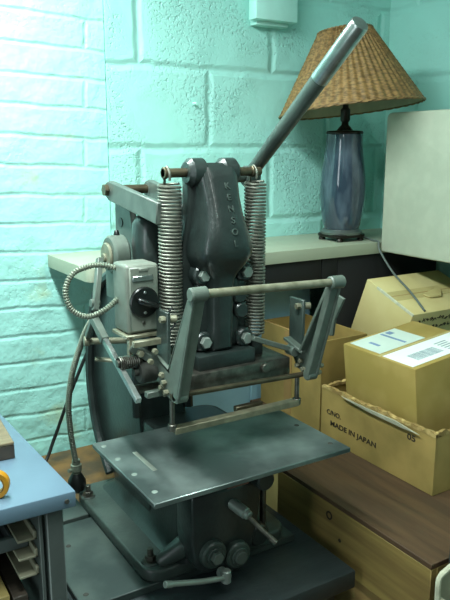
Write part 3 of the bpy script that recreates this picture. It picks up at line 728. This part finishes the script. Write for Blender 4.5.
bm = bm_new(); put_text(bm, 'C/NO.', .016, (X, 1.150, AZ+.070), dn, up, .0004, 1.1); obj('stencil_print', bm, M['ink'], A, smooth=False, label='stencilled C/NO.')
bm = bm_new(); put_text(bm, 'MADE IN JAPAN', .017, (X, 1.085, AZ+.045), dn, up, .0004, 1.25); obj('stencil_print', bm, M['ink'], A, smooth=False, label='stencilled MADE IN JAPAN')
bm = bm_new(); put_text(bm, '05', .018, (X, .912, AZ+.100), dn, up, .0004, 1.3); obj('stencil_print', bm, M['ink'], A, smooth=False, label='stencilled 05')
# B: sealed parcel with shipping labels, leaning in the open carton
bx, by, bz = .240, .222, .233
B = thing('parcel', 'sealed brown parcel with white shipping labels set inside the torn carton', 'parcel', (1.048, 1.040, AZ+.0045), (0, math.radians(-7), math.radians(-1)))
bm = bm_new(); box(bm, 0, bx-.02, -by/2, by/2, .0, bz, .002, 2); obj('carton_body', bm, M['carton2'], B, local=True)
bm = bm_new(); box(bm, .012, .148, -by/2+.070+.045, by/2-.010, bz, bz+.0008); obj('shipping_label', bm, M['label2'], B, local=True, label='pale grey printed label')
bm = bm_new(); box(bm, .006, .225, -by/2+.012, -by/2+.100, bz, bz+.001); obj('shipping_label', bm, M['label'], B, local=True, label='white label with a barcode')
bm = bm_new()
x = .04
while x < .115:
    w = random.choice((.001, .0018, .0026)); box(bm, x, x+w, -by/2+.030, -by/2+.064, bz+.001, bz+.0014); x += w+random.choice((.001, .0016))
for i in range(5): box(bm, .13, .13+random.uniform(.02, .06), -by/2+.03+.010*i, -by/2+.034+.010*i, bz+.001, bz+.0014)
for i in range(3): box(bm, .196, .218, -by/2+.062+.008*i, -by/2+.066+.008*i, bz+.001, bz+.0014)
obj('label_print', bm, M['print'], B, local=True, label='grey printing and barcode')
for a in ((.095, .102, -by/2+.125, by/2-.018), (.04, .048, -by/2+.15, by/2-.04), (.11, .125, by/2-.035, by/2-.018)):
    bm = bm_new(); box(bm, *a, bz+.0008, bz+.0013); obj('label_print', bm, M['printblue'], B, local=True, label='blue printed mark')
bm = bm_new(); box(bm, -.0004, bx-.02, -by/2+.103, -by/2+.110, bz, bz+.0006); obj('flap_seam', bm, M['tape'], B, local=True)
# C: pale carton tipped forward behind the parcel
C = thing('tipped_carton', 'pale carton with handwriting tipped forward under the shelf corner', 'carton', (1.235, 1.309, -.328), (math.radians(21), 0, 0))
cw, cl, ch = .266, .176, .165
bm = bm_new(); box(bm, 0, cw, -cl, 0, -ch, 0, .002, 2); obj('carton_body', bm, M['carton3'], C, local=True)
bm = bm_new(); box(bm, .002, cw-.002, -cl*.52-.02, -cl*.52+.02, 0, .0007); obj('packing_tape', bm, M['tape'], C, local=True)
bm = bm_new(); box(bm, .0, cw, -cl*.52-.001, -cl*.52+.0012, .0005, .001); obj('flap_seam', bm, M['cartond'], C, local=True)
bm = bm_new(); prism(bm, [(.10, -.105), (.16, -.085), (.175, -.10), (.15, -.125), (.11, -.122)], 'z', .0007, .006, .002, 1); obj('torn_patch', bm, M['tape'], C, local=True, label='lifted torn patch of tape')
bm = bm_new(); box(bm, -.0008, .004, -cl, -.04, -.006, .0012, .001, 1); obj('worn_edge', bm, M['greyedge'], C, local=True, label='whitish worn edge')
bm = bm_new()
rnd = random.Random(3)
for row, (n, x0) in enumerate(((12, .030), (9, .050))):
    for i in range(n):
        x = x0+i*.0135; z = -.022-.024*row
        for s in range(3):
            a = rnd.uniform(-1.3, 1.3); p = Vector((x+rnd.uniform(-.003, .004), -cl-.0006, z+rnd.uniform(-.004, .004))); d = Vector((math.cos(a), 0, math.sin(a)))*.0045
            tube(bm, [p-d, p, p+d], .0011, 5)
obj('handwriting', bm, M['ink'], C, local=True, label='illegible black handwriting')
t = thing('blue_cabinet', 'low pale blue cabinet against the wall under the shelf behind the press', 'cabinet', (1.0, 1.55, FZ))
bm = bm_new(); box(bm, .802, 1.196, 1.492, 1.622, FZ, -.352, .003); obj('carcass', bm, M['bluecab'], t)
bm = bm_new(); box(bm, .812, .992, 1.489, 1.493, FZ+.06, -.36, .001, 1); obj('door', bm, M['bluecab'], t)
bm = bm_new(); box(bm, .996, 1.186, 1.489, 1.493, FZ+.06, -.36, .001, 1); obj('door', bm, M['bluecab'], t)
# D: open brown carton behind the press
D = thing('brown_carton', 'open brown carton between the press and the tipped carton', 'carton', (1.1, 1.3, CE))
DX0, DX1, DY0, DY1, DT = 1.012, 1.155, 1.215, 1.465, -.442
bm = bm_new(); box(bm, DX0+.005, DX1-.005, DY0+.005, DY1-.005, CE+.0002, CE+.004); obj('bottom', bm, M['cartond'], D)
for name, p, q in (('side_panel', (DX0, DY1), (DX0, DY0)), ('end_panel', (DX0+.0045, DY0+.0003), (DX1-.0045, DY0+.0003)), ('side_panel', (DX1, DY0), (DX1, DY1)), ('end_panel', (DX1-.0045, DY1-.0003), (DX0+.0045, DY1-.0003))):
    bm = bm_new(); sheet(bm, p, q, CE+.0002, DT, .004, 20, 0); obj(name, bm, M['carton'], D, smooth=False)
bm = bm_new(); prism(bm, [(DX0, DT), (DX0+.003, DT+.002), (DX0+.075, DT-.035), (DX0+.073, DT-.038)], 'y', DY0+.006, DY1-.006); obj('flap', bm, M['cartond'], D, smooth=False)
bm = bm_new(); box(bm, DX0-.0012, DX0-.0002, 1.33, 1.36, CE+.006, DT-.004); obj('edge_tape', bm, M['cartond'], D)
# H: torn grey carton and dark board at the lower right corner
H = thing('grey_carton', 'grey carton with a torn pale edge at the lower right corner', 'carton', (.90, .60, FZ))
bm = bm_new()
prism(bm, [(.798, FZ), (.798, -.668), (.806, -.658), (.826, -.652), (1.02, -.650), (1.02, FZ)], 'y', .655, .660, .0008, 1); obj('front_panel', bm, M['greycard'], H)
bm = bm_new()
tube(bm, smooth_path([(.798, .654, -.80), (.799, .654, -.72), (.798, .654, -.672), (.804, .654, -.661), (.814, .654, -.657), (.826, .654, -.652), (.86, .654, -.651), (1.02, .654, -.650)], 4), .0045, 7); obj('torn_edge', bm, M['greyedge'], H, label='pale torn edge')
bm = bm_new(); box(bm, .800, .806, .40, .655, FZ, -.70); box(bm, 1.014, 1.02, .40, .655, FZ, -.70); box(bm, .806, 1.014, .40, .406, FZ, -.70); box(bm, .806, 1.014, .406, .655, FZ, FZ+.006); obj('body', bm, M['greycard'], H)
bm = bm_new(); box(bm, .838, 1.02, .664, .670, FZ, -.575, .001, 1)
single('dark_board', bm, M['dark'], 'dark upright board behind the grey carton at the right edge', 'board', (.93, .667, FZ))

# ------------------------------------------------------------------ lights
def fixture(name, label, loc, rot, length, width, watts, col):
    t = thing(name, label, 'light fitting', loc, rot, 'fluorescent fittings')
    bm = bm_new(); box(bm, -length/2, length/2, -width/2, width/2, -.02, .04, .004, 1); obj('housing', bm, M['white'], t, local=True)
    for sx in (-.4, .4):
        bm = bm_new(); cyl(bm, (sx*length, 0, .04), (sx*length, 0, CZ-loc[2]-.012), .005, n=10); obj('hanger', bm, M['white'], t, local=True)
    l = bpy.data.lights.new(name+'_lamp', 'AREA'); l.shape = 'RECTANGLE'; l.size = length*.95; l.size_y = width*.8; l.energy = watts; l.color = col
    lo = bpy.data.objects.new('tube_light', l); COL.objects.link(lo); lo.parent = t; lo.location = (0, 0, -.025)
    return t
fixture('fluorescent_fitting', 'fluorescent fitting hung square to the brick wall at the upper left', (.20, .96, .66), (0, math.radians(-6), PI/2), 1.22, .10, 38, (.88, 1.0, .97))
fixture('fluorescent_fitting', 'fluorescent fitting hung near the ceiling in front of the cartons', (.75, -.15, .92), (0, 0, PI/2), 1.2, .12, 8, (.92, 1.0, .95))
WLX = -1.70
bm = bm_new(); box(bm, WLX-.15, WLX, -1.2, -.12, FZ, CZ); box(bm, WLX-.15, WLX, .32, WY, FZ, CZ); box(bm, WLX-.15, WLX, -.12, .32, FZ, -.95); box(bm, WLX-.15, WLX, -.12, .32, .80, CZ)
struct('wall_left', bm, M['side'])
bm = bm_new(); box(bm, WLX-.06, WLX+.01, -.15, -.12, -.98, .83); box(bm, WLX-.06, WLX+.01, .32, .35, -.98, .83); box(bm, WLX-.06, WLX+.01, -.12, .32, -.98, -.95); box(bm, WLX-.06, WLX+.01, -.12, .32, .80, .83)
win = struct('window_1', bm, M['white'])
l = bpy.data.lights.new('daylight', 'AREA'); l.shape = 'RECTANGLE'; l.size = .42; l.size_y = 1.72; l.energy = 14; l.color = (.86, .96, 1.0)
lo = bpy.data.objects.new('daylight', l); COL.objects.link(lo); lo.parent = win
lo.matrix_local = Matrix.Translation((WLX-.03, .10, -.075)) @ Euler((PI/2, 0, -PI/2)).to_matrix().to_4x4()
w = bpy.data.worlds.new('world'); S.world = w; w.use_nodes = True
w.node_tree.nodes['Background'].inputs[0].default_value = (.62, .75, .70, 1); w.node_tree.nodes['Background'].inputs[1].default_value = .15

# ------------------------------------------------------------------ camera
cam = bpy.data.cameras.new('camera'); co = bpy.data.objects.new('camera', cam); COL.objects.link(co)
cam.sensor_fit = 'VERTICAL'; cam.sensor_height = 36; cam.sensor_width = 27; cam.lens = 36*690/600; cam.clip_start = .02
co.rotation_euler = (math.radians(90-12.3), 0, math.radians(-31.5))
S.camera = co
for o in list(COL.objects):
    if o.parent is None: o.location.z += LIFT
S.view_settings.view_transform = 'Standard'; S.view_settings.look = 'None'; S.view_settings.exposure = 0; S.view_settings.gamma = 1
S.view_settings.use_curve_mapping = False
